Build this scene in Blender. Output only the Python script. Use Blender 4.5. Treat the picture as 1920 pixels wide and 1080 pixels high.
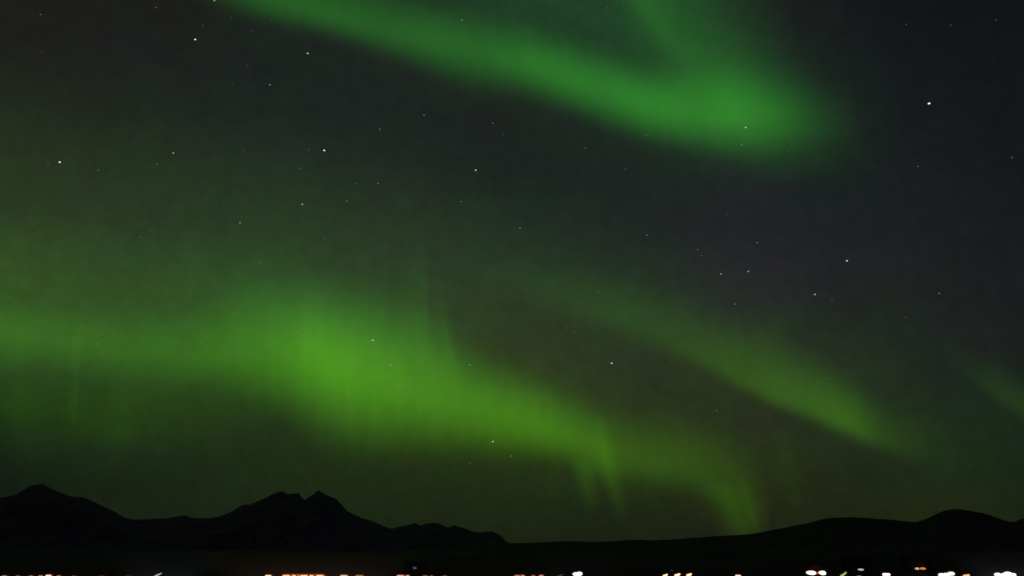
import bpy, bmesh, math, random
from mathutils import Vector, noise as mnoise

for o in list(bpy.data.objects): bpy.data.objects.remove(o)
scene = bpy.context.scene
COL = scene.collection
random.seed(7)

# ------------------------------------------------------------------ camera
F = 960 / math.tan(math.radians(30))          # focal length in photo pixels (1920 wide)
PITCH = math.radians(17.7)
CAM = Vector((0, 0, 12.0))
cam = bpy.data.cameras.new('camera')
cam.sensor_width = 36
cam.lens = 18 / math.tan(math.radians(30))
cam.clip_start = 0.5
cam.clip_end = 400000
co = bpy.data.objects.new('camera', cam); COL.objects.link(co)
co.location = CAM
co.rotation_euler = (math.pi / 2 + PITCH, 0, 0)
scene.camera = co
scene.view_settings.view_transform = 'Standard'
scene.view_settings.look = 'None'
scene.view_settings.exposure = 0
scene.view_settings.gamma = 1
scene.render.film_transparent = False

def ray(px, py):
    cx = (px - 960) / F; cy = (540 - py) / F
    return Vector((cx, math.cos(PITCH) - cy * math.sin(PITCH), math.sin(PITCH) + cy * math.cos(PITCH)))
def azel(px, py):
    d = ray(px, py)
    return math.atan2(d.x, d.y), math.atan2(d.z, math.hypot(d.x, d.y))
def at(px, py, Y):
    d = ray(px, py)
    return CAM + d * (Y / d.y)
def lin(c):
    c = c / 255
    return c / 12.92 if c <= 0.04045 else ((c + 0.055) / 1.055) ** 2.4
def L3(c): return [lin(v) for v in c]

# ------------------------------------------------------------------ node helpers
class NT:
    def __init__(s, tree):
        s.t = tree; s.n = tree.nodes; s.l = tree.links
    def put(s, sock, v):
        if isinstance(v, (int, float)): sock.default_value = v
        elif isinstance(v, (tuple, list)): sock.default_value = v if len(v) == len(sock.default_value) else tuple(v) + (1,)
        else: s.l.new(v, sock)
    def m(s, op, a, b=0.0, c=0.0):
        n = s.n.new('ShaderNodeMath'); n.operation = op
        s.put(n.inputs[0], a); s.put(n.inputs[1], b); s.put(n.inputs[2], c)
        return n.outputs[0]
    def rng(s, v, a, b, c, d, kind='LINEAR'):
        n = s.n.new('ShaderNodeMapRange'); n.interpolation_type = kind
        for k, x in zip((0, 1, 2, 3, 4), (v, a, b, c, d)): s.put(n.inputs[k], x)
        return n.outputs[0]
    def curve(s, u, pts, u0, u1, v0, v1):
        """value v as a smooth function of u through the points pts"""
        f = s.rng(u, u0, u1, 0.0, 1.0)
        n = s.n.new('ShaderNodeFloatCurve')
        cm = n.mapping; cu = cm.curves[0]
        q = [((a - u0) / (u1 - u0), (b - v0) / (v1 - v0)) for a, b in pts]
        q.sort()
        cu.points[0].location = q[0]; cu.points[1].location = q[-1]
        for p in q[1:-1]: cu.points.new(*p)
        for p in cu.points: p.handle_type = 'AUTO_CLAMPED'
        cm.use_clip = False
        cm.extend = 'HORIZONTAL'
        cm.update()
        s.put(n.inputs['Value'], f)
        return s.m('MULTIPLY_ADD', n.outputs[0], v1 - v0, v0)
    def azel(s, vec):
        sp = s.n.new('ShaderNodeSeparateXYZ'); s.put(sp.inputs[0], vec)
        x, y, z = sp.outputs
        az = s.m('ARCTAN2', x, y)
        h = s.m('SQRT', s.m('ADD', s.m('MULTIPLY', x, x), s.m('MULTIPLY', y, y)))
        return az, s.m('ARCTAN2', z, h)
    def mix(s, f, a, b):
        n = s.n.new('ShaderNodeMix'); n.data_type = 'RGBA'; n.clamp_factor = True
        s.put(n.inputs[0], f); s.put(n.inputs[6], a); s.put(n.inputs[7], b)
        return n.outputs[2]

# ------------------------------------------------------------------ world: night sky with its diffuse green airglow
# columns of night-sky colour against elevation (sRGB), one column per bearing
SKY = {
 0:    {-60:(29,29,27), 0:(30,30,28), 100:(31,32,28), 200:(35,42,31), 300:(41,52,31), 390:(44,57,34), 450:(48,71,36), 520:(52,80,36), 600:(48,74,34), 700:(38,62,30), 760:(32,58,22), 800:(26,42,21), 850:(21,33,19), 900:(19,28,20), 1000:(18,24,18)},
 240:  {-60:(28,29,27), 0:(29,30,27), 100:(30,33,31), 200:(32,40,32), 300:(38,50,33), 400:(42,56,35), 470:(45,68,37), 540:(50,74,36), 600:(50,80,36), 700:(42,70,30), 760:(38,64,22), 810:(33,58,22), 860:(28,42,22), 910:(25,34,20), 1000:(25,32,20)},
 480:  {-60:(28,34,29), 0:(28,36,30), 100:(29,35,31), 200:(30,36,33), 300:(36,46,36), 400:(40,58,36), 470:(44,66,36), 540:(50,82,40), 600:(50,84,36), 700:(44,76,28), 800:(34,52,24), 850:(31,44,23), 910:(29,41,21), 1000:(26,36,20)},
 720:  {-60:(28,42,32), 0:(29,42,32), 100:(30,38,32), 200:(30,35,33), 300:(33,40,35), 400:(40,52,36), 500:(45,62,38), 600:(48,74,38), 700:(46,76,30), 800:(38,56,24), 860:(34,46,22), 950:(29,40,20), 1020:(27,34,20)},
 960:  {-60:(32,60,36), 0:(32,62,38), 60:(32,60,36), 140:(30,44,32), 220:(29,34,31), 330:(29,36,33), 420:(34,46,36), 500:(40,56,38), 570:(44,56,34), 650:(48,58,34), 740:(48,66,29), 830:(40,54,20), 900:(34,46,22), 960:(30,40,20), 1040:(28,30,18)},
 1200: {-60:(34,68,42), 0:(34,66,40), 80:(32,64,38), 160:(32,60,36), 240:(30,42,33), 330:(30,36,34), 420:(32,38,36), 500:(37,46,36), 580:(40,54,36), 660:(42,52,34), 740:(42,50,30), 830:(43,55,24), 900:(36,50,22), 960:(30,38,20), 1040:(27,29,20)},
 1400: {-60:(30,44,34), 0:(31,46,34), 100:(32,56,36), 200:(32,60,36), 300:(32,46,36), 350:(32,37,37), 430:(35,35,41), 510:(38,39,41), 570:(40,44,40), 640:(42,54,34), 720:(42,52,30), 790:(40,46,30), 860:(40,50,24), 930:(36,42,20), 1010:(31,32,20)},
 1560: {-60:(26,28,29), 0:(27,30,30), 100:(27,35,32), 200:(28,44,34), 290:(28,42,34), 350:(28,34,34), 430:(31,33,36), 510:(34,35,38), 600:(34,40,34), 700:(38,50,32), 790:(38,48,28), 850:(34,42,26), 920:(32,38,22), 1010:(31,36,18)},
 1740: {-60:(20,21,25), 0:(21,22,26), 200:(24,27,29), 350:(27,30,32), 500:(30,32,33), 620:(31,36,33), 720:(31,38,31), 800:(31,45,28), 880:(29,43,23), 950:(32,40,20), 1010:(30,36,18)},
 1930: {-60:(18,19,24), 0:(19,20,25), 200:(22,23,27), 400:(25,26,30), 540:(27,29,31), 640:(28,32,31), 760:(27,36,27), 850:(26,36,25), 920:(24,34,22), 1010:(22,30,18)},
}
W = bpy.data.worlds.new('World'); scene.world = W
W.use_nodes = True
W.node_tree.nodes.clear()
nt = NT(W.node_tree)
tc = nt.n.new('ShaderNodeTexCoord')
AZ, EL = nt.azel(tc.outputs['Generated'])
E0, E1 = math.radians(-2), math.radians(42)
# gentle wandering of the air glow, so that its colour drifts unevenly
nz = nt.n.new('ShaderNodeTexNoise'); nt.put(nz.inputs['Vector'], tc.outputs['Generated'])
nz.inputs['Scale'].default_value = 9; nz.inputs['Detail'].default_value = 3
elw = nt.m('ADD', EL, nt.rng(nz.outputs['Fac'], 0.0, 1.0, -0.012, 0.012))
ef = nt.rng(elw, E0, E1, 0.0, 1.0)
prev = None; prev_az = None
for px in sorted(SKY):
    st = SKY[px]
    r = nt.n.new('ShaderNodeValToRGB'); nt.put(r.inputs[0], ef)
    r.color_ramp.interpolation = 'B_SPLINE' if False else 'LINEAR'
    pts = sorted(((azel(px, py)[1] - E0) / (E1 - E0), c) for py, c in st.items())
    el_ = r.color_ramp.elements
    el_[0].position = pts[0][0]; el_[0].color = L3(pts[0][1]) + [1]
    el_[1].position = pts[-1][0]; el_[1].color = L3(pts[-1][1]) + [1]
    for p, c in pts[1:-1]:
        e = el_.new(p); e.color = L3(c) + [1]
    az = azel(px, 540)[0]
    if prev is None: prev = r.outputs[0]
    else:
        # bearing of the two columns changes with elevation: interpolate between meridians at mid height
        f = nt.rng(AZ, prev_az, az, 0.0, 1.0, 'SMOOTHSTEP' if False else 'LINEAR')
        prev = nt.mix(f, prev, r.outputs[0])
    prev_az = az
# faint mottling of the air glow and a dusting of stars too faint to single out
mz = nt.n.new('ShaderNodeTexNoise'); nt.put(mz.inputs['Vector'], tc.outputs['Generated'])
mz.inputs['Scale'].default_value = 60; mz.inputs['Detail'].default_value = 4
mz.inputs['Roughness'].default_value = 0.7
mot = nt.rng(mz.outputs['Fac'], 0.25, 0.75, 0.88, 1.12)
sc_ = nt.n.new('ShaderNodeVectorMath'); sc_.operation = 'SCALE'
cz = nt.n.new('ShaderNodeTexNoise'); nt.put(cz.inputs['Vector'], tc.outputs['Generated'])
cz.inputs['Scale'].default_value = 26; cz.inputs['Detail'].default_value = 5; cz.inputs['Roughness'].default_value = 0.75
cm_ = nt.n.new('ShaderNodeMapRange'); cm_.data_type = 'FLOAT_VECTOR'
nt.l.new(cz.outputs['Color'], cm_.inputs[6])
for k_, v_ in ((7, .3), (8, .7), (9, .93), (10, 1.07)): cm_.inputs[k_].default_value = (v_, v_, v_) if k_ < 9 else (v_ * .95, v_ * .995, v_ * .96)
ml = nt.n.new('ShaderNodeVectorMath'); ml.operation = 'MULTIPLY'
nt.put(ml.inputs[0], prev); nt.l.new(cm_.outputs[1], ml.inputs[1])
nt.put(sc_.inputs[0], ml.outputs[0]); nt.put(sc_.inputs[3], mot)
vo = nt.n.new('ShaderNodeTexVoronoi'); nt.put(vo.inputs['Vector'], tc.outputs['Generated'])
vo.inputs['Scale'].default_value = 70
spk = nt.m('MULTIPLY', nt.rng(vo.outputs['Distance'], 0.0, 0.075, 1.0, 0.0, 'SMOOTHSTEP'),
           nt.m('POWER', nt.rng(nt.m('FRACT', nt.m('MULTIPLY', vo.outputs['Color'], 7.31)), 0.55, 1.0, 0.0, 1.0), 3.0))
spk = nt.m('MULTIPLY', spk, nt.rng(EL, math.radians(4), math.radians(14), 0.0, 0.09))
ad = nt.n.new('ShaderNodeVectorMath'); ad.operation = 'ADD'
nt.put(ad.inputs[0], sc_.outputs[0]); nt.put(ad.inputs[1], spk)
bg = nt.n.new('ShaderNodeBackground'); nt.put(bg.inputs[0], ad.outputs[0]); bg.inputs[1].default_value = 1
ow = nt.n.new('ShaderNodeOutputWorld'); nt.l.new(bg.outputs[0], ow.inputs[0])

# ------------------------------------------------------------------ tags and mesh helpers
def tag(o, label=None, cat=None, group=None, kind=None):
    if label: o['label'] = label
    if cat: o['category'] = cat
    if group: o['group'] = group
    if kind: o['kind'] = kind
    return o
def mesh_obj(name, verts, faces, mat, parent=None, smooth=False, loc=None):
    me = bpy.data.meshes.new(name); me.from_pydata([tuple(v) for v in verts], [], faces)
    me.update()
    if mat: me.materials.append(mat)
    if smooth:
        for p in me.polygons: p.use_smooth = True
    o = bpy.data.objects.new(name, me); COL.objects.link(o)
    if parent: o.parent = parent
    if loc is not None: o.location = loc
    return o
def empty(name, loc, rz=0):
    o = bpy.data.objects.new(name, None); COL.objects.link(o)
    o.location = loc; o.rotation_euler = (0, 0, rz); o.empty_display_size = 0.5
    return o
def no_light(mat):
    try: mat.cycles.emission_sampling = 'NONE'
    except Exception: pass
def pmat(name, col, rough=0.8, metal=0.0, nscale=None, amt=0.3, bump=0.0):
    m = bpy.data.materials.new(name); m.use_nodes = True
    t = NT(m.node_tree); b = t.n['Principled BSDF']
    b.inputs['Roughness'].default_value = rough; b.inputs['Metallic'].default_value = metal
    if nscale:
        g = t.n.new('ShaderNodeNewGeometry')
        n = t.n.new('ShaderNodeTexNoise'); t.put(n.inputs['Vector'], g.outputs['Position'])
        n.inputs['Scale'].default_value = nscale; n.inputs['Detail'].default_value = 5
        a = [c * (1 - amt) for c in col] + [1]; c_ = [min(1, c * (1 + amt)) for c in col] + [1]
        t.put(b.inputs['Base Color'], t.mix(t.rng(n.outputs['Fac'], 0.3, 0.7, 0.0, 1.0), a, c_))
        if bump:
            bp = t.n.new('ShaderNodeBump'); bp.inputs['Strength'].default_value = 0.6
            bp.inputs['Distance'].default_value = bump
            t.put(bp.inputs['Height'], n.outputs['Fac']); t.put(b.inputs['Normal'], bp.outputs[0])
    else: b.inputs['Base Color'].default_value = list(col) + [1]
    return m
def emat(name, col, strength):
    m = bpy.data.materials.new(name); m.use_nodes = True
    t = NT(m.node_tree); t.n.clear()
    e = t.n.new('ShaderNodeEmission'); e.inputs[0].default_value = list(col) + [1]; e.inputs[1].default_value = strength
    o = t.n.new('ShaderNodeOutputMaterial'); t.l.new(e.outputs[0], o.inputs[0])
    no_light(m)
    return m

# ------------------------------------------------------------------ water, ground, hills
def H_noise(x, y, s, octv=5):
    return mnoise.fractal(Vector((x / s, y / s, 3.7)), 1.0, 2.1, octv)

def water_mat():
    m = bpy.data.materials.new('fjord_water'); m.use_nodes = True
    t = NT(m.node_tree); b = t.n['Principled BSDF']
    b.inputs['Base Color'].default_value = (0.006, 0.012, 0.014, 1); b.inputs['Roughness'].default_value = 0.08
    g = t.n.new('ShaderNodeNewGeometry')
    mp = t.n.new('ShaderNodeMapping'); mp.inputs['Scale'].default_value = (0.5, 1.4, 1)
    t.put(mp.inputs[0], g.outputs['Position'])
    n = t.n.new('ShaderNodeTexNoise'); t.put(n.inputs['Vector'], mp.outputs[0]); n.inputs['Scale'].default_value = 0.9
    n.inputs['Detail'].default_value = 4
    bp = t.n.new('ShaderNodeBump'); bp.inputs['Strength'].default_value = 0.35; bp.inputs['Distance'].default_value = 0.25
    t.put(bp.inputs['Height'], n.outputs['Fac']); t.put(b.inputs['Normal'], bp.outputs[0])
    return m
wv = [(-30000, -30000, 0), (30000, -30000, 0), (30000, 30000, 0), (-30000, 30000, 0)]
tag(mesh_obj('water', wv, [(0, 1, 2, 3)], water_mat()), 'dark water of the fjord below the town', kind='structure')

def polar(name, mat, azs, rs, hf, label):
    v = []; f = []
    na, nr = len(azs), len(rs)
    for a in azs:
        for r in rs:
            x, y = r * math.sin(a), r * math.cos(a)
            v.append((x, y, hf(a, r, x, y)))
    for i in range(na - 1):
        for j in range(nr - 1):
            k = i * nr + j
            f.append((k, k + 1, k + nr + 1, k + nr))
    return tag(mesh_obj(name, v, f, mat, smooth=True), label, kind='structure')
def sstep(t): t = max(0, min(1, t)); return t * t * (3 - 2 * t)

rock = pmat('dark_mountain_rock', (0.095, 0.060, 0.150), 0.95, nscale=0.004, amt=0.45)
heath = pmat('dark_hill_heath', (0.034, 0.020, 0.036), 0.95, nscale=0.01, amt=0.4)
soil = pmat('shore_ground_soil', (0.026, 0.010, 0.030), 0.95, nscale=0.12, amt=0.5, bump=0.3)

# shore the camera stands on
def near_h(a, r, x, y):
    return 10.35 * (1 - sstep((r - 14) / 60)) - 1.2 * sstep((r - 60) / 20) + 0.25 * H_noise(x, y, 6) * min(1, r / 8)
polar('ground', soil, [math.radians(i * 5) for i in range(73)], [0.01, 2, 5, 9, 14, 20, 28, 36, 44, 52, 62, 74, 85], near_h, 'stony near shore')

# the far shore where the town stands: quay strip, then a slope behind it
def far_h(a, r, x, y):
    z = -2 + 4.2 * sstep((r - 262) / 6)
    z += 6.0 * sstep((r - 345) / 35)
    z += 13 * max(0, min(1, (r - 392) / 110)) ** 0.8 + 6 * sstep((r - 500) / 300) + 40 * sstep((r - 800) / 2200)
    return z + (0.9 * H_noise(x, y, 22) * sstep((r - 392) / 20) + 1.5 * H_noise(x, y, 70) * sstep((r - 420) / 100))
rs = [255, 262, 264, 266, 268, 280, 300, 330, 350] + [355 + 5 * i for i in range(12)] + [420 + 12 * i for i in range(20)] + [670 + 40 * i for i in range(10)] + [1100 + 200 * i for i in range(12)]
polar('shore', soil, [math.radians(-70 + 0.4 * i) for i in range(351)], rs, far_h, 'dark town shore and slope across the water')

LEFT = [(-420,1000),(-330,968),(-250,976),(-180,945),(-120,925),(-60,938),(0,933),(20,930),(32,926),(44,918),(55,912),(68,907.5),(80,907.5),(92,914),(110,923),(130,930),(155,932),(170,938),(185,945),(212,957),(235,971),(250,974.5),(280,973),(310,972),(335,968),(347,965.5),(355,970),(375,971.5),(395,971),(410,969),(430,961.5),(450,949),(460,945.5),(467,946.5),(480,941),(505,930),(520,923),(529,921),(535,924),(541,927),(550,925.5),(560,924.5),(564,931),(571,938),(579,932),(587,928),(592,922),(597,920),(604,924),(612,928),(630,935),(642,947),(650,957),(665,965),(680,972),(695,976),(715,984),(732,991),(742,989),(750,986.5),(765,984),(777,980.5),(783,982),(788,986),(795,983),(805,980.5),(818,980.5),(828,983),(835,988),(843,988),(852,985),(860,988),(870,990),(890,997.5),(905,997),(920,995.5),(930,999),(938,1004),(950,1016),(960,1022),(1000,1034),(1100,1045),(2400,1060)]
RIGHT = [(-500,1040),(0,1046),(500,1040),(800,1030),(900,1022),(940,1019),(960,1018.5),(1000,1017.5),(1055,1014.5),(1085,1015),(1110,1016),(1150,1014.5),(1200,1011.5),(1225,1013),(1272,1010.5),(1335,1005.5),(1385,1003),(1410,1001),(1440,995.5),(1477,988),(1515,980.5),(1540,974),(1555,971),(1572,970),(1600,970),(1625,971),(1665,974),(1700,977.5),(1715,979),(1728,976),(1740,971.5),(1755,964),(1770,957.5),(1787,954),(1802,955),(1820,958),(1840,961.5),(1855,965.5),(1868,970),(1880,975),(1893,978),(1902,978.5),(1911,974.5),(1920,971.5),(1960,962),(2040,950),(2150,958),(2300,985),(2500,970)]
def prof(pts, R):
    q = [(azel(px, py)) for px, py in pts]
    def h(a):
        if a <= q[0][0]: e = q[0][1]
        elif a >= q[-1][0]: e = q[-1][1]
        else:
            lo, hi = 0, len(q) - 1
            while hi - lo > 1:
                m = (lo + hi) // 2
                if q[m][0] <= a: lo = m
                else: hi = m
            f = (a - q[lo][0]) / (q[hi][0] - q[lo][0])
            e = q[lo][1] * (1 - f) + q[hi][1] * f
        return CAM.z + math.tan(e) * R
    return h
def range_mesh(name, mat, pts, R, Wd, azs, label, gully, fine):
    hp = prof(pts, R)
    rs = sorted(set([R + Wd * (i / 26) for i in range(-26, 27)]))
    def hf(a, r, x, y):
        t = abs(r - R) / Wd
        # mean height of the crest near this bearing, so spurs broaden downwards
        w = 0.012 * t * 4
        H = sum(hp(a + w * k) for k in (-1, -0.5, 0, 0.5, 1)) / 5
        H = H + fine * H_noise(x, y, R * 0.01, 4)
        s = (1 - t) ** 1.25
        g = gully * H * (t * (1 - t) * 4) * (abs(H_noise(x, y, R * 0.045)) - 0.35)
        return max(-3, H * s + g if r < R else H * (1 - t))
    return polar(name, mat, azs, rs, hf, label)
az_in = [math.radians(-31 + 62 * i / 760) for i in range(761)]
az_l = [math.radians(-58 + i * 0.5) for i in range(54)]
az_r = [math.radians(31.5 + i * 0.5) for i in range(54)]
range_mesh('mountains', rock, LEFT, 11500, 4200, az_l + az_in + az_r, 'jagged black mountain range on the left horizon', 0.30, 5.0)
range_mesh('hills', heath, RIGHT, 5600, 2200, az_l + az_in + az_r, 'long smooth black hill rising to a rounded top at right', 0.12, 1.2)

# ------------------------------------------------------------------ aurora: glowing curtains of air, closed shells of emitting volume
R_IN, R_OUT = 95000.0, 105000.0
def tint_nodes(t, el):
    """green high up, yellower towards the horizon (measured emission ratios)"""
    r = t.n.new('ShaderNodeValToRGB')
    t.put(r.inputs[0], t.rng(el, math.radians(0), math.radians(40), 0.0, 1.0))
    stops = [(0.0, (0.25, 1, 0.0)), (0.14, (0.235, 1, 0.0)), (0.33, (0.20, 1, 0.012)), (0.48, (0.14, 1, 0.05)), (0.72, (0.09, 1, 0.045)), (1.0, (0.085, 1, 0.07))]
    e = r.color_ramp.elements
    e[0].position, e[0].color = stops[0][0], stops[0][1] + (1,)
    e[1].position, e[1].color = stops[-1][0], stops[-1][1] + (1,)
    for p, c in stops[1:-1]: x = e.new(p); x.color = c + (1,)
    return r.outputs[0]

def curtain(name, pts, swap=False, parent=None, streak=0.05, sscale=70.0):
    """pts: (x, y, peak emission, reach on the low/left side, reach on the high/right side) in bearings read off the photo.
       swap=False follows the bearing (an arc), swap=True follows the elevation (an upright ray)"""
    pts = [(x, y, A * 0.95, wl * 1.18, wh * 1.2) for x, y, A, wl, wh in pts]
    c, lo, hi, am = [], [], [], []
    for x, y, A, wl, wh in pts:
        if not swap:
            a, e = azel(x, y); c.append((a, e)); am.append((a, A))
            lo.append(azel(x, y + wl)); hi.append(azel(x, y - wh))
        else:
            a, e = azel(x, y); c.append((e, a)); am.append((e, A))
            a1, e1 = azel(x - wl, y); lo.append((e1, a1))
            a2, e2 = azel(x + wh, y); hi.append((e2, a2))
    def ends(q):
        q = sorted(q); return q
    c, lo, hi, am = map(ends, (c, lo, hi, am))
    u0, u1 = max(q[0][0] for q in (c, lo, hi)), min(q[-1][0] for q in (c, lo, hi))
    allv = [v for q in (c, lo, hi) for _, v in q]
    v0, v1 = min(allv) - 0.02, max(allv) + 0.02
    a0 = max(A for _, A in am)
    def resample(q):
        def f(u):
            if u <= q[0][0]: return q[0][1]
            if u >= q[-1][0]: return q[-1][1]
            for i in range(len(q) - 1):
                if q[i][0] <= u <= q[i + 1][0]:
                    k = (u - q[i][0]) / (q[i + 1][0] - q[i][0])
                    return q[i][1] * (1 - k) + q[i + 1][1] * k
        return f
    # material
    m = bpy.data.materials.new(name + '_glow'); m.use_nodes = True
    t = NT(m.node_tree); t.n.clear()
    g = t.n.new('ShaderNodeNewGeometry')
    az, el = t.azel(g.outputs['Position'])
    u, v = (el, az) if swap else (az, el)
    U0, U1 = min(q[0][0] for q in (c, lo, hi)), max(q[-1][0] for q in (c, lo, hi))
    vc = t.curve(u, c, U0, U1, v0, v1)
    vl = t.curve(u, lo, U0, U1, v0, v1)
    vh = t.curve(u, hi, U0, U1, v0, v1)
    A = t.curve(u, [(p, q / a0) for p, q in am], U0, U1, 0.0, 1.0)
    d = t.m('SUBTRACT', v, vc)
    up = t.m('DIVIDE', d, t.m('MAXIMUM', t.m('SUBTRACT', vh, vc), 1e-4))
    dn = t.m('DIVIDE', t.m('MULTIPLY', d, -1.0), t.m('MAXIMUM', t.m('SUBTRACT', vc, vl), 1e-4))
    tt = t.m('MAXIMUM', up, dn)
    # upright streaks: noise that varies quickly with bearing, slowly with elevation
    cb = t.n.new('ShaderNodeCombineXYZ')
    t.put(cb.inputs[0], t.m('MULTIPLY', az, sscale)); t.put(cb.inputs[1], t.m('MULTIPLY', el, sscale * 0.10))
    n = t.n.new('ShaderNodeTexNoise'); t.put(n.inputs['Vector'], cb.outputs[0]); n.inputs['Scale'].default_value = 1.0
    n.inputs['Detail'].default_value = 3
    cb2 = t.n.new('ShaderNodeCombineXYZ')
    t.put(cb2.inputs[0], t.m('MULTIPLY', az, 14.0)); t.put(cb2.inputs[1], t.m('MULTIPLY', el, 14.0))
    n2 = t.n.new('ShaderNodeTexNoise'); t.put(n2.inputs['Vector'], cb2.outputs[0]); n2.inputs['Scale'].default_value = 1.0
    n2.inputs['Detail'].default_value = 2
    # the streaks also shift the edge a little
    tt = t.m('MULTIPLY', tt, t.rng(n.outputs['Fac'], 0.25, 0.75, 1.04, 1.0))
    p = t.m('POWER', t.rng(tt, 0.0, 1.0, 1.0, 0.0, 'SMOOTHSTEP'), 1.5)
    p = t.m('MULTIPLY', p, t.rng(n.outputs['Fac'], 0.25, 0.75, 1.0 - streak, 1.0 + streak))
    p = t.m('MULTIPLY', p, t.rng(n2.outputs['Fac'], 0.3, 0.7, 0.93, 1.07))
    s = t.m('MULTIPLY', t.m('MULTIPLY', p, t.m('MAXIMUM', A, 0.0)), a0 / (R_OUT - R_IN))
    em = t.n.new('ShaderNodeEmission'); t.put(em.inputs[0], tint_nodes(t, el)); t.put(em.inputs[1], s)
    o = t.n.new('ShaderNodeOutputMaterial'); t.l.new(em.outputs[0], o.inputs['Volume'])
    no_light(m)
    # closed shell
    fl, fh = resample(lo), resample(hi)
    N, M = 72, 10
    V, Fc = [], []
    for k, R in enumerate((R_IN, R_OUT)):
        for i in range(N + 1):
            uu = u0 + (u1 - u0) * i / N
            a, b = fl(uu), fh(uu)
            pad = 0.03 * (b - a)
            a -= pad; b += pad
            for j in range(M + 1):
                vv = a + (b - a) * j / M
                az_, el_ = (vv, uu) if swap else (uu, vv)
                V.append((R * math.sin(az_) * math.cos(el_), R * math.cos(az_) * math.cos(el_), R * math.sin(el_)))
    K = (N + 1) * (M + 1)
    idx = lambda k, i, j: k * K + i * (M + 1) + j
    for i in range(N):
        for j in range(M):
            Fc.append((idx(0, i, j), idx(0, i + 1, j), idx(0, i + 1, j + 1), idx(0, i, j + 1)))
            Fc.append((idx(1, i, j), idx(1, i, j + 1), idx(1, i + 1, j + 1), idx(1, i + 1, j)))
    for i in range(N):
        Fc.append((idx(0, i, 0), idx(1, i, 0), idx(1, i + 1, 0), idx(0, i + 1, 0)))
        Fc.append((idx(0, i, M), idx(0, i + 1, M), idx(1, i + 1, M), idx(1, i, M)))
    for j in range(M):
        Fc.append((idx(0, 0, j), idx(0, 0, j + 1), idx(1, 0, j + 1), idx(1, 0, j)))
        Fc.append((idx(0, N, j), idx(1, N, j), idx(1, N, j + 1), idx(0, N, j + 1)))
    ob = mesh_obj(name, V, Fc, m, parent)
    bm = bmesh.new(); bm.from_mesh(ob.data); bmesh.ops.recalc_face_normals(bm, faces=bm.faces); bm.to_mesh(ob.data); bm.free()
    return ob

def G(g, base): return max(0.0, lin(g) - lin(base))
B1 = [(300,-60,0,30,60),(400,-34,.04,58,80),(480,-12,.073,62,80),(600,18,.092,60,95),(700,48,.090,62,98),(800,74,.090,74,98),(880,92,.092,88,92),(960,110,.108,80,88),(1040,135,.138,78,85),(1130,166,.15,84,90),(1220,198,.165,84,95),(1300,215,.15,84,110),(1380,224,.115,86,120),(1440,228,.075,86,120),(1490,230,.042,80,120),(1540,230,.018,80,110),(1620,232,0,70,90)]
au = curtain('aurora', B1, streak=0.025)
tag(au, 'bright green aurora band crossing the upper sky, slanting down to the right', 'aurora', 'aurora bands')
FAN = [(1215,-60,.045,80,230),(1225,0,.045,85,230),(1250,50,.048,100,230),(1295,100,.056,120,220),(1350,150,.07,150,200),(1398,195,.078,160,190),(1425,240,.054,140,190),(1450,290,.018,120,170),(1475,350,0,80,120)]
tag(curtain('curtain', FAN, swap=True, parent=au, streak=0.02, sscale=45))
RAYF = [(1190,-60,.02,40,60),(1205,0,.024,40,65),(1228,40,.022,35,60),(1250,80,.016,35,55),(1285,125,0,30,50)]
curtain('ray', RAYF, swap=True, parent=au, streak=0.02)

B3 = [(-420,590,0,80,80),(-260,600,.03,85,80),(-150,610,.062,92,85),(-60,618,.075,95,85),(0,622,.075,95,85),(140,638,.064,90,85),(300,658,.066,82,95),(390,660,.076,84,120),(470,658,.108,116,148),(550,656,.165,156,155),(620,676,.225,182,160),(700,705,.208,168,180),(800,736,.168,138,172),(900,771,.153,102,135),(980,789,.155,88,110),(1060,813,.125,74,102),(1130,846,.090,74,105),(1200,862,.052,64,110),(1290,876,.045,62,120),(1350,900,.032,74,130),(1400,940,.024,84,130),(1450,970,0,80,110)]
al = curtain('aurora', B3, streak=0.06, sscale=80)
tag(al, 'broad yellow-green aurora band over the left mountains, brightest above the twin peaks', 'aurora', 'aurora bands')
for r in ([(1085,850,0,28,34),(1095,895,.026,28,34),(1105,930,.014,26,30),(1115,965,0,20,24)],
          [(1115,760,0,40,20),(1136,850,.030,34,26),(1148,905,.028,26,26),(1158,940,.016,20,22),(1165,980,0,14,18)],
          [(1350,900,0,40,30),(1366,940,.026,56,44),(1382,970,.026,60,38),(1396,1000,.018,60,30),(1400,1020,0,40,30)],
          [(1385,880,0,20,20),(1400,930,.014,18,16),(1414,975,.014,16,12),(1424,1010,0,12,10)],
          [(786,400,0,55,14),(792,480,.007,55,12),(797,560,.018,65,10),(800,630,.022,70,11),(806,700,0,70,16)],
          [(824,520,0,40,12),(832,590,.012,42,16),(840,650,.022,60,20),(850,700,.012,60,24),(860,740,0,50,20)],
          [(146,600,0,14,12),(144,680,.011,18,12),(141,740,.011,16,11),(138,820,0,8,8)],
          [(30,640,0,60,60),(40,730,.010,60,50),(50,800,.006,60,50),(60,880,0,50,40)],
          [(240,700,0,50,30),(235,770,.008,50,26),(230,830,.006,50,26),(225,900,0,40,20)],
          [(1440,560,0,50,50),(1455,640,.010,50,50),(1465,700,.010,50,40),(1475,760,0,40,40)],
          [(1458,790,0,30,20),(1478,870,.006,40,26),(1490,920,.006,36,24),(1498,960,0,14,10)]):
    curtain('ray', r, swap=True, parent=al, streak=0.02)

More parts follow.
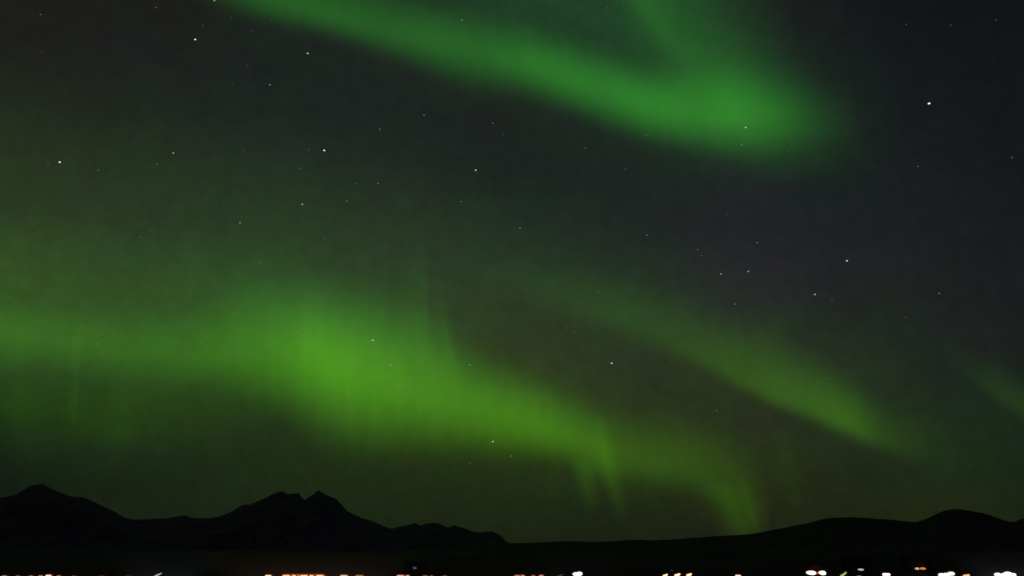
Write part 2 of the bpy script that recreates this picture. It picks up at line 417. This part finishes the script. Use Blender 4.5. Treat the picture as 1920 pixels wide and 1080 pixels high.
B4 = [(860,490,0,50,60),(950,525,.008,55,60),(1060,558,.018,60,85),(1160,592,.027,62,105),(1240,626,.030,54,115),(1320,666,.038,46,120),(1400,712,.053,38,125),(1460,742,.068,36,120),(1520,762,.078,40,115),(1580,788,.083,40,105),(1625,806,.058,42,95),(1670,822,.026,46,90),(1730,840,.012,50,80),(1800,850,0,40,60)]
a3 = curtain('aurora', B4, streak=0.05, sscale=70)
tag(a3, 'dim olive-green aurora band descending at centre right, ending in a sharp lower edge', 'aurora', 'aurora bands')
B5 = [(1760,660,0,30,60),(1820,700,.008,34,60),(1870,732,.018,36,65),(1920,764,.022,38,70),(1980,800,.022,40,70),(2060,850,0,40,60)]
a4 = curtain('aurora', B5, streak=0.02)
tag(a4, 'very faint short green aurora streak at the right edge above the rounded hill', 'aurora', 'aurora bands')
# ------------------------------------------------------------------ stars
def star_mesh():
    bm = bmesh.new(); bmesh.ops.create_icosphere(bm, subdivisions=2, radius=1.0)
    me = bpy.data.meshes.new('star'); bm.to_mesh(me); bm.free()
    return me
STAR_R = 60000.0
star_me = star_mesh()
smats = {}
def star(x, y, g, label, tintc=(1, 1, 1), size=1.0):
    # g: brightness of the star's spot in the photo
    key = (round(g / 12), tintc)
    if key not in smats:
        v = lin(key[0] * 12) * 1.08 + 0.022
        smats[key] = emat('starlight', [c for c in tintc], max(0.02, v))
    me = star_me.copy(); me.materials.append(smats[key])
    o = bpy.data.objects.new('star', me); COL.objects.link(o)
    d = ray(x, y); k = STAR_R / d.length
    o.location = CAM + d * k
    r = 1.35 * size * STAR_R / F * math.cos(math.atan(math.hypot(x - 960, y - 540) / F))
    if g > 150: r *= 1.12
    a, e = azel(x, y)
    o.rotation_euler = (0, 0, -a); o.scale = (r * 1.25, r, r * 0.85)
    tag(o, label, 'star', 'stars scattered over the night sky')
GW = (0.75, 1, 0.8); BW = (0.93, 0.93, 1)
for a in [
 (1742,194,255,'brightest star of all, bluish white, alone in the dark upper right sky',BW,1.25),
 (366,74,215,'bright white star high at upper left, below the start of the upper aurora'),
 (402,1,140,'star cut by the top edge just left of the upper aurora'),
 (292,14,72,'faint star near the top edge, left of the star cut by it'),
 (76,27,75,'faint lone star in the top left corner'),
 (380,48,52,'very faint star just above the bright upper left star'),
 (433,33,52,'very faint greenish star tucked against the left tip of the upper aurora',GW),
 (472,57,52,'very faint star between the bright upper left star and the upper aurora'),
 (577,100,165,'mid-bright star closest below the left stretch of the upper aurora'),
 (506,159,112,'dim star down and left of the mid-bright star under the upper aurora'),
 (712,242,85,'left and lower star of the dim pair in the dark gap at upper centre'),
 (795,216,85,'right and higher star of the dim pair in the dark gap at upper centre'),
 (924,231,66,'faint star at top centre just under the middle of the upper aurora'),
 (509,38,52,'very faint star by the lower edge of the upper aurora near its left end'),
 (866,38,105,'faint greenish star along the top rim of the upper aurora at top centre',GW),
 (1398,239,175,'brighter pale green star shining through the wide end of the upper aurora',(0.6,1,0.7)),
 (1391,271,105,'dimmer star just below the pale green star in the wide aurora end',(0.7,1,0.7)),
 (1212,253,85,'faint star on the lower rim of the upper aurora right of centre',GW),
 (1699,46,48,'left of two very faint stars high above the brightest star'),
 (1783,47,50,'right of two very faint stars high above the brightest star'),
 (1867,37,44,'very faint star in the top right corner'),
 (112,304,235,'bright white star at far left, a third of the way down'),
 (90,306,58,'very faint star immediately left of the bright far left star'),
 (184,319,66,'faint smeared star a little right of and below the bright far left star',GW),
 (325,287,150,'mid-bright star at left, roughly level with the bright far left star'),
 (294,308,72,'faint star just below and left of the mid-bright star at left'),
 (450,418,125,'dim star at left above the green glow, lower than its neighbours'),
 (264,444,66,'faint star in the green glow at left, left of the dim lower star',GW),
 (420,380,56,'very faint star just above and left of the dim star over the left glow',GW),
 (608,282,225,'bright white star left of centre in the upper half'),
 (579,281,54,'very faint star immediately left of the bright star left of centre'),
 (562,316,56,'very faint star below left of the bright star left of centre'),
 (709,344,82,'faint star lower right of the bright star left of centre'),
 (668,344,56,'very faint star just left of the faint one right of centre-left bright star'),
 (567,383,140,'dim star well below the bright star left of centre'),
 (650,377,88,'faint star right of the dim one below the bright star left of centre'),
 (609,447,74,'faint star in the greenish haze below the dim star pair at centre left',GW),
 (489,492,85,'faint star just above the broad aurora band at left centre',GW),
 (892,319,165,'mid-bright star in the dark sky just left of the middle'),
 (865,378,80,'faint star directly beneath the mid-bright star near the middle'),
 (1098,277,78,'faint star right of the mid-bright middle star, under the upper aurora'),
 (1173,317,60,'very faint star in the dark band between centre and the aurora end'),
 (975,428,98,'dim star slightly below the very middle of the upper sky'),
 (1213,441,85,'faint star right of centre, alone in the dark middle sky'),
 (1308,468,66,'faint star up and left of the close side-by-side pair at right'),
 (1315,479,56,'very faint star touching the faint one above the side-by-side pair'),
 (1352,514,135,'left star of the close side-by-side pair right of centre'),
 (1403,509,130,'right star of the close side-by-side pair right of centre'),
 (1420,455,84,'faint star above the right star of the side-by-side pair'),
 (1588,489,195,'bright white star at right, brightest of the loose cluster there'),
 (1528,552,155,'mid-bright star below and left of the bright star at right'),
 (1560,564,56,'very faint star just right of the mid-bright star at right'),
 (1378,570,88,'faint star underneath the close side-by-side pair right of centre'),
 (1761,550,96,'dim star at far right, right of the loose cluster'),
 (1698,595,52,'very faint star down and left of the dim far right star'),
 (1721,312,62,'faint star well below the brightest star'),
 (1898,295,66,'faint star at the right edge, below the level of the brightest star'),
 (1122,547,66,'faint star at the upper rim of the dim centre right aurora',GW),
 (1147,681,175,'bright lone star in the dark gap between the two lower aurora bands',(1,1,0.9)),
 (1076,623,64,'faint star up and left of the lone star between the lower bands',GW),
 (1344,770,74,'faint star low in the dark gap below the centre right aurora'),
 (699,638,185,'brightest star seen inside the broad lower aurora band',(0.85,1,0.8)),
 (732,684,150,'second star inside the broad lower aurora, below its brightest star',(0.8,1,0.7)),
 (881,684,120,'dim star on the upper right rim of the broad lower aurora',GW),
 (555,622,118,'faint star in the glowing core of the broad lower aurora, left part',(0.7,1,0.6)),
 (721,608,88,'faint star above the brightest star inside the lower aurora',GW),
 (182,645,95,'faint star in the left end of the broad lower aurora',GW),
 (378,642,95,'faint star in the lower aurora between its left end and its core',GW),
 (924,828,165,'yellowish star just under the lower rim of the broad aurora, above the low ridge',(1,1,0.6)),
 (958,855,100,'dimmer star down and right of the yellowish star above the low ridge',(0.9,1,0.8)),
 (881,868,58,'very faint star down and left of the yellowish star above the low ridge'),
]: star(*a)
# ------------------------------------------------------------------ town lights on the far shore
metal = pmat('galvanised_pole', (0.10, 0.10, 0.10), 0.6, 0.6)
housing = pmat('black_lamp_housing', (0.03, 0.03, 0.03), 0.6)
wall_m = pmat('weathered_timber_wall', (0.016, 0.013, 0.013), 0.85, nscale=1.2, amt=0.3)
roof_m = pmat('dark_slate_roof', (0.018, 0.018, 0.020), 0.8, nscale=2.0, amt=0.3)
frame_m = pmat('dull_window_frame', (0.08, 0.08, 0.08), 0.7)
_gl = {}
def glass(col, st):
    k = (col, st)
    if k not in _gl: _gl[k] = emat('lamp_glass_and_halo', col, st)
    return _gl[k]
def bx(bm, c, s, rot=0.0, tilt=0.0):
    r = bmesh.ops.create_cube(bm, size=1.0)
    from mathutils import Matrix
    M = Matrix.Translation(c) @ Matrix.Rotation(tilt, 4, 'Y') @ Matrix.Rotation(rot, 4, 'Z') @ Matrix.Diagonal((s[0], s[1], s[2], 1))
    bmesh.ops.transform(bm, matrix=M, verts=r['verts'])
def cyl(bm, a, b, ra, rb, n=10):
    from mathutils import Matrix
    a, b = Vector(a), Vector(b); d = b - a
    r = bmesh.ops.create_cone(bm, cap_ends=True, segments=n, radius1=ra, radius2=rb, depth=d.length)
    M = Matrix.Translation((a + b) / 2) @ d.to_track_quat('Z', 'Y').to_matrix().to_4x4()
    bmesh.ops.transform(bm, matrix=M, verts=r['verts'])
def fin(name, bm, mat, parent, bevel=0.0, smooth=False):
    if bevel: bmesh.ops.bevel(bm, geom=bm.edges[:], offset=bevel, segments=1, affect='EDGES')
    me = bpy.data.meshes.new(name); bm.to_mesh(me); bm.free(); me.materials.append(mat)
    if smooth:
        for p in me.polygons: p.use_smooth = True
    o = bpy.data.objects.new(name, me); COL.objects.link(o); o.parent = parent
    return o
def lamp_light(p, col, power):
    if power <= 0: return
    l = bpy.data.lights.new('lamp_bulb', 'POINT'); l.energy = power; l.color = col; l.shadow_soft_size = 0.5
    o = bpy.data.objects.new('lamp_bulb', l); COL.objects.link(o); o.location = p
def glow_fill(p, target, col, power, cone, blend=1.0):
    """added spot on the slope behind the quay, standing in for glow in the air"""
    l = bpy.data.lights.new('slope_fill_spot', 'SPOT'); l.energy = power; l.color = col; l.shadow_soft_size = 0.6
    l.spot_size = math.radians(cone); l.spot_blend = blend
    o = bpy.data.objects.new('slope_fill_spot', l); COL.objects.link(o); o.location = p
    o.rotation_euler = (Vector(target) - Vector(p)).to_track_quat('-Z', 'Y').to_euler()
def ground_z(x, y): return far_h(0, math.hypot(x, y), x, y)
WARM, PEACH, CREAM, WHITE, OLIVE, ORANGE, GREY = (1, .62, .30), (1, .70, .50), (1, .86, .50), (1, .93, .95), (.70, .72, .22), (1, .36, .10), (.8, .78, .75)

def luminaire(x, y, w, h, Y, col, st, label, tilt=0.0, power=0, kind='street_lamp', cat='street lamp', halo=None, group='lit lamps along the far shore'):
    """a lamp on a tall pole whose lit bowl is w x h photo pixels across, centred on the bearing (x, y)"""
    P = at(x, y, Y); px = (at(x + 1, y, Y) - P).length
    gz = ground_z(P.x, P.y)
    root = empty(kind, (P.x, P.y, gz)); hz = P.z - gz
    a = w * px / 2 * .94; b = h * px / 2 * .85
    bm = bmesh.new()
    cyl(bm, (0, 0.45, -0.3), (0, 0.45, hz + b * 0.6), 0.11, 0.07, 10); cyl(bm, (0, 0.45, -0.3), (0, 0.45, 0.5), 0.17, 0.15, 10)
    cyl(bm, (0, 0.45, hz + b * 0.6), (0, 0.1, hz + b + 0.06), 0.06, 0.05, 8)
    fin('pole', bm, metal, root)
    # housing: a shallow lid above the bowl
    from mathutils import Matrix
    T = Matrix.Translation((0, 0, hz)) @ Matrix.Rotation(tilt, 4, 'Y')
    bm = bmesh.new()
    r = bmesh.ops.create_uvsphere(bm, u_segments=20, v_segments=10, radius=1.0)
    bmesh.ops.transform(bm, matrix=T @ Matrix.Translation((0, 0.08, b * 0.78)) @ Matrix.Diagonal((a * 0.62, min(a, .45), b * 0.28 + 0.02, 1)), verts=r['verts'])
    hd = fin('lamp_head', bm, housing, root, smooth=True)
    bm = bmesh.new()
    r = bmesh.ops.create_uvsphere(bm, u_segments=24, v_segments=12, radius=1.0)
    for v in r['verts']:
        v.co.z *= (1.0 - 0.12 * v.co.x); v.co.x *= 1 - 0.08 * abs(v.co.z)
    bmesh.ops.transform(bm, matrix=T @ Matrix.Diagonal((a, min(a, .5), b, 1)), verts=r['verts'])
    gl = fin('glass', bm, glass(col, st), hd, smooth=True)
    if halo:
        # added dim glowing shell that imitates the soft halo round the lamp
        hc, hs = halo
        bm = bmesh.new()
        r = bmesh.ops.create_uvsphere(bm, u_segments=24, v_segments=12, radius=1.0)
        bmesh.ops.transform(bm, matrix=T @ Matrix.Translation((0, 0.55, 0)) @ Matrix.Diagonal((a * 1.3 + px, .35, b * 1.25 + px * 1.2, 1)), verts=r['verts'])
        fin('halo_shell', bm, glass(hc, hs), hd, smooth=True)
    lamp_light((P.x, P.y - 1.2, P.z - b - 0.4), col, power)
    tag(root, label, cat, group)
    return root

def floodlight(x, y, heads, Y, label, power=0, col=WHITE):
    """mast with a crossbar carrying several lit floodlight heads; heads: (dx, dy, w, h, colour, strength)"""
    P = at(x, y, Y); px = (at(x + 1, y, Y) - P).length
    gz = ground_z(P.x, P.y); root = empty('floodlight_mast', (P.x, P.y, gz)); hz = P.z - gz
    xs = [h[0] * px for h in heads]
    bm = bmesh.new(); cyl(bm, (0, .7, -.4), (0, .7, hz + .3), .22, .12, 12)
    fin('mast', bm, metal, root)
    bm = bmesh.new(); bx(bm, ((min(xs) + max(xs)) / 2, .62, hz - .05), (max(xs) - min(xs) + .8, .1, .12))
    fin('crossbar', bm, metal, root)
    for dx, dy, w, h, c, st in heads:
        a, b = w * px / 2 * .9, h * px / 2 * .82
        from mathutils import Matrix
        bm = bmesh.new()
        r = bmesh.ops.create_uvsphere(bm, u_segments=20, v_segments=10, radius=1.0)
        bmesh.ops.transform(bm, matrix=Matrix.Translation((dx * px, .35, hz - dy * px)) @ Matrix.Diagonal((a * .85, .3, b * .85, 1)), verts=r['verts'])
        hd = fin('floodlight_head', bm, housing, root, smooth=True)
        bm = bmesh.new()
        r = bmesh.ops.create_uvsphere(bm, u_segments=24, v_segments=12, radius=1.0)
        bmesh.ops.transform(bm, matrix=Matrix.Translation((dx * px, .1, hz - dy * px)) @ Matrix.Diagonal((a, .3, b, 1)), verts=r['verts'])
        fin('glass', bm, glass(c, st), hd, smooth=True)
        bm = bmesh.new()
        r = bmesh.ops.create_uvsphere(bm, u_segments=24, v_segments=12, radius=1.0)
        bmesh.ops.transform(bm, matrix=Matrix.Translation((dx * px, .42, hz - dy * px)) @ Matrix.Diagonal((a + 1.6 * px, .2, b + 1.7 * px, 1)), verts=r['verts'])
        fin('halo_shell', bm, glass((1, .72, .80), .10), hd, smooth=True)  # added shell behind the head, its faint emission imitates bloom
    lamp_light((P.x, P.y - 1.5, P.z - 1), col, power)
    tag(root, label, 'floodlight', 'floodlight masts on the far shore')

def house(x, y, wins, Y, label, w=11.0, d=8.0, hgt=5.5, rz=0.0, wallglow=None, power=0, col=WARM):
    """gabled house; wins: lit windows (dx, dy, w, h, colour, strength) in photo pixels about the bearing (x, y)"""
    P = at(x, y, Y); px = (at(x + 1, y, Y) - P).length
    gz = ground_z(P.x, P.y + d / 2) - 0.3
    top = max(hgt + gz, P.z + 1.0); H = top - gz
    root = empty('house', (P.x, P.y + d / 2, gz), rz)
    bm = bmesh.new()
    # front face lies at local y = -d/2
    V = [bm.verts.new(v) for v in [(-w/2, -d/2, -1), (w/2, -d/2, -1), (w/2, d/2, -1), (-w/2, d/2, -1), (-w/2, -d/2, H), (w/2, -d/2, H), (w/2, d/2, H), (-w/2, d/2, H), (-w/2, 0, H + 1.5), (w/2, 0, H + 1.5)]]
    for f in [(0,1,5,4), (2,3,7,6), (0,4,8,7,3), (1,2,6,9,5), (4,5,9,8), (6,7,8,9)]: bm.faces.new([V[i] for i in f])
    fin('wall', bm, wall_m, root)
    bm = bmesh.new()
    for sgn in (-1, 1):
        q = [(-w/2 - .4, sgn * (d/2 + .5), H - .16), (w/2 + .4, sgn * (d/2 + .5), H - .16), (w/2 + .4, 0, H + 1.64), (-w/2 - .4, 0, H + 1.64)]
        lo = [bm.verts.new(v) for v in q]; hi = [bm.verts.new((v[0], v[1], v[2] + .16)) for v in q]
        bm.faces.new(lo); bm.faces.new(hi[::-1])
        for i in range(4): bm.faces.new((lo[i], lo[(i+1) % 4], hi[(i+1) % 4], hi[i]))
    rf = fin('roof', bm, roof_m, root)
    bm = bmesh.new(); bx(bm, (w * .27, .9, H + 1.5), (.6, .6, 1.1)); fin('chimney', bm, wall_m, rf)
    bm = bmesh.new(); bx(bm, (-w * .32, -d/2 - .04, 1.3), (1.0, .08, 2.1)); fin('door', bm, frame_m, root)
    for dx, dy, ww, hh, c, st in wins:
        a, b = ww * px / 2, hh * px / 2
        cx, cz = dx * px, P.z - gz - dy * px
        from mathutils import Matrix
        bm = bmesh.new()
        r = bmesh.ops.create_uvsphere(bm, u_segments=20, v_segments=10, radius=1.0)
        bmesh.ops.transform(bm, matrix=Matrix.Translation((cx, -d/2 - .05, cz)) @ Matrix.Diagonal((a * .9, .14, b * .9, 1)), verts=r['verts'])
        bx(bm, (cx, -d/2 - .06, cz + b + .03), (.5, .3, .06))
        fr = fin('wall_lamp', bm, housing, root, smooth=False)
        bm = bmesh.new()
        r = bmesh.ops.create_uvsphere(bm, u_segments=24, v_segments=12, radius=1.0)
        for v in r['verts']: v.co.z *= (1.0 + 0.15 * v.co.x); v.co.z -= 0.12 * v.co.x
        bmesh.ops.transform(bm, matrix=Matrix.Translation((cx, -d/2 - .2, cz)) @ Matrix.Diagonal((a, .14, b, 1)), verts=r['verts'])
        fin('glass', bm, glass(c, st), fr, smooth=True)
    if power: lamp_light((P.x, P.y - 2.2, P.z + 1.2), col, power)
    tag(root, label, 'house', 'houses on the far shore')

# the quay street, left part of the town: sodium lamps, their bowls just above the lower edge of the view
SOD = (0.9, 0.10, 0.015)
for a in [
 (8, 1079.6, 9, 3.0, 292, PEACH, .35, 'first dim peach street lamp at the far left end of the quay', 350),
 (33, 1079.8, 7, 2.5, 296, ORANGE, .35, 'dim orange street lamp second from the far left', 350),
 (58, 1079.6, 7, 2.6, 294, PEACH, .25, 'faint peach lamp left of the bright one on the far left quay', 300),
 (76, 1079.4, 9, 3.0, 297, WARM, .40, 'dim warm lamp just left of the bright far left lamp', 300),
 (91, 1078.9, 12, 4.6, 292, PEACH, 1.15, 'brightest peach street lamp on the far left stretch of quay', 900),
 (110, 1079.7, 8, 2.8, 296, WARM, .35, 'dim warm lamp just right of the bright far left lamp', 300),
 (138, 1080.2, 8, 2.4, 298, SOD, .5, 'dull red lamp between the bright far left lamp and the slanting light', 350),
 (190, 1080.4, 9, 2.4, 295, SOD, .35, 'dull red lamp midway along the dark left quay', 350),
 (240, 1080.4, 9, 2.4, 296, SOD, .35, 'dull red lamp left of the slanting grey light', 350),
 (503, 1079.2, 13, 4.4, 292, CREAM, 1.0, 'cream lamp standing just left of the long bright row', 1200),
 (645, 1079.0, 15, 4.0, 294, CREAM, .62, 'cream lamp right of the long bright row', 900),
 (674, 1079.0, 16, 3.4, 296, (.8,.42,.10), .42, 'dull amber lamp between the cream lamp and the peach pair', 500),
 (751, 1079.2, 15, 4.0, 292, PEACH, .62, 'left lamp of the peach pair left of centre', 700),
 (763.5, 1079.4, 8, 3.6, 295, PEACH, .70, 'right lamp of the peach pair left of centre', 500),
 (797, 1079.8, 10, 3.0, 296, (.8,.40,.10), .35, 'faint amber lamp right of the peach pair', 300),
 (809, 1080.0, 6, 2.6, 293, ORANGE, .35, 'tiny orange lamp in the middle of the faint amber three', 250),
 (834, 1080.0, 8, 2.6, 297, (.8,.40,.10), .28, 'last faint amber lamp before the dark middle of the quay', 250),
 (970, 1079.3, 10, 3.6, 292, (1,.50,.24), .55, 'first warm lamp of the four left of the white floodlight', 600),
 (979.5, 1079.1, 9, 3.8, 295, (1,.50,.24), .55, 'second warm lamp of the four left of the white floodlight', 500),
 (1000, 1079.8, 7, 3.0, 293, ORANGE, .6, 'small reddish orange lamp in the four left of the white floodlight', 400),
 (1015, 1079.2, 9, 3.6, 296, (1,.52,.25), .60, 'last warm lamp of the four left of the white floodlight', 500),
]:
    x, y, w, h, Y, c, st, lb, pw = a
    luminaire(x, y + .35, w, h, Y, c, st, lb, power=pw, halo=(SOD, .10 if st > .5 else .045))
# long bright row: a lit quay shed front, seven lamps in line
row = [(537, 'first from the left'), (548, 'second from the left'), (559, 'third from the left'), (570, 'in the middle'), (581, 'fifth from the left'), (592, 'second from the right end'), (600, 'at the right end')]
for i, (x, lb) in enumerate(row):
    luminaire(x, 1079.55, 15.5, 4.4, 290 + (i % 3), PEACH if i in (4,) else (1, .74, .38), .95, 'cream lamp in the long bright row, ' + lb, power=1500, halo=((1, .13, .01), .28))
luminaire(1050, 1079, 14, 3.0, 300, GREY, .06, 'barely lit grey lamp just left of the white floodlight', tilt=-0.35)
luminaire(1260, 1069.5, 6, 3.5, 372, (.6, .65, .45), .035, 'barely visible greenish lamp above the three yellow ones', kind='yard_lamp', cat='lamp')
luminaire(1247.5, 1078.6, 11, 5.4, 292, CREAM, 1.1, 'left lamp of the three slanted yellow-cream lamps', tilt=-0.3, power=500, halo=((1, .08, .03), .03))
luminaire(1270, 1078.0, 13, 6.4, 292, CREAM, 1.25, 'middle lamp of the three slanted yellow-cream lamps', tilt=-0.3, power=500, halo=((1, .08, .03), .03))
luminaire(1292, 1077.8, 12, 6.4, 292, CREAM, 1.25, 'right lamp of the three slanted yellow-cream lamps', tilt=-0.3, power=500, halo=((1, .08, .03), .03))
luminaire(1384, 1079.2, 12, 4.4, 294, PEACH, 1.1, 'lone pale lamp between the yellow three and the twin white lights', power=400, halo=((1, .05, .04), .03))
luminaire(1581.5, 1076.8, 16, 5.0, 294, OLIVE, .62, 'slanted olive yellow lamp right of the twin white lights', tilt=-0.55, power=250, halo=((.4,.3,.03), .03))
luminaire(1611, 1080, 9, 3.4, 296, (.5, .33, .16), .4, 'dull brown lamp beneath the small lilac light', power=100)
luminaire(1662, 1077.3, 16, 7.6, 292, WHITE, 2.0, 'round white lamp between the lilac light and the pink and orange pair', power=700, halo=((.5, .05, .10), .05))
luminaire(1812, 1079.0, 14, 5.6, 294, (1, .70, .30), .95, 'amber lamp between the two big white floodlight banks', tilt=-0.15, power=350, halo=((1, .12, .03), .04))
# slanting spotlight on the left
luminaire(295, 1078.3, 20, 3.4, 292, (.72, .72, .52), .55, 'slanting grey-white lamp at left, its light spilling up the slope', tilt=-0.42, power=500)
# floodlight masts
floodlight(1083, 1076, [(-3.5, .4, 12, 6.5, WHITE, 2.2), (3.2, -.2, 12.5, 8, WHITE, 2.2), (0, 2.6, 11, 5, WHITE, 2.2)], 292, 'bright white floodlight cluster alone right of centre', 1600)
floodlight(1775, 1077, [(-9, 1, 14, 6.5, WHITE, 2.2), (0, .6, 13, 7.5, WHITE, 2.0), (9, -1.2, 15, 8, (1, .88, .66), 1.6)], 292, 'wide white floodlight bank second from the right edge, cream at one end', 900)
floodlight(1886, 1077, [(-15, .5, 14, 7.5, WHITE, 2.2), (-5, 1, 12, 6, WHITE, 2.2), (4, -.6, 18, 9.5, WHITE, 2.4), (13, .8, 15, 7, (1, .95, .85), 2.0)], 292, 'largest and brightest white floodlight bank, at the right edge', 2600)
# houses
house(1530, 1074, [(-9.5, 0, 19, 7.5, (1, .90, .78), 1.7), (11.5, .2, 14, 7.5, (1, .90, .72), 1.7), (1.8, .6, 3.2, 5, (1, .16, .05), .42)], 372, 'house with twin broad white wall lamps and a red glow between them', w=12, power=60, col=(1, .2, .06))  # small red ellipse is an added glow for the reddish lit wall
house(1613.5, 1068, [(0, 0, 12, 3.6, (.78, .66, .80), .62)], 376, 'house with one small lilac lamp high on its wall', w=9)
house(1726, 1066, [(-7, .2, 8, 4, (.95, .62, .48), .72), (3.5, 0, 12, 4.2, (1, .34, .10), .62)], 378, 'house with side by side pink and orange wall lamps', w=10, power=30, col=(1, .3, .1))
house(777.5, 1065, [(0, 0, 7.5, 4.2, (.8, .66, .58), .085)], 380, 'dark house left of centre with one barely lit grey wall lamp', w=9)
# added spots that light the slope in place of hazy glow above the lamps
def aim(x, y, R): return at(x, y, R)
glow_fill(at(575, 1079, 296) + Vector((0, 0, 1.5)), aim(590, 1056, 440), (1, .58, .36), 300000, 46)
glow_fill(at(299, 1077, 294) + Vector((0, 0, 1)), aim(318, 1050, 440), (.75, .95, 1), 110000, 24)
glow_fill(at(1083, 1076, 294) + Vector((0, .5, 1.5)), aim(1083, 1060, 440), (.9, .8, 1), 45000, 18)
glow_fill(at(1886, 1077, 294) + Vector((0, .5, 1.5)), aim(1880, 1056, 440), (1, .85, .95), 130000, 22)
glow_fill(at(990, 1079, 296) + Vector((0, 0, 1)), aim(990, 1062, 440), (1, .35, .15), 30000, 30)
glow_fill(at(80, 1079, 296) + Vector((0, 0, 1)), aim(80, 1066, 440), (1, .35, .2), 12000, 45)
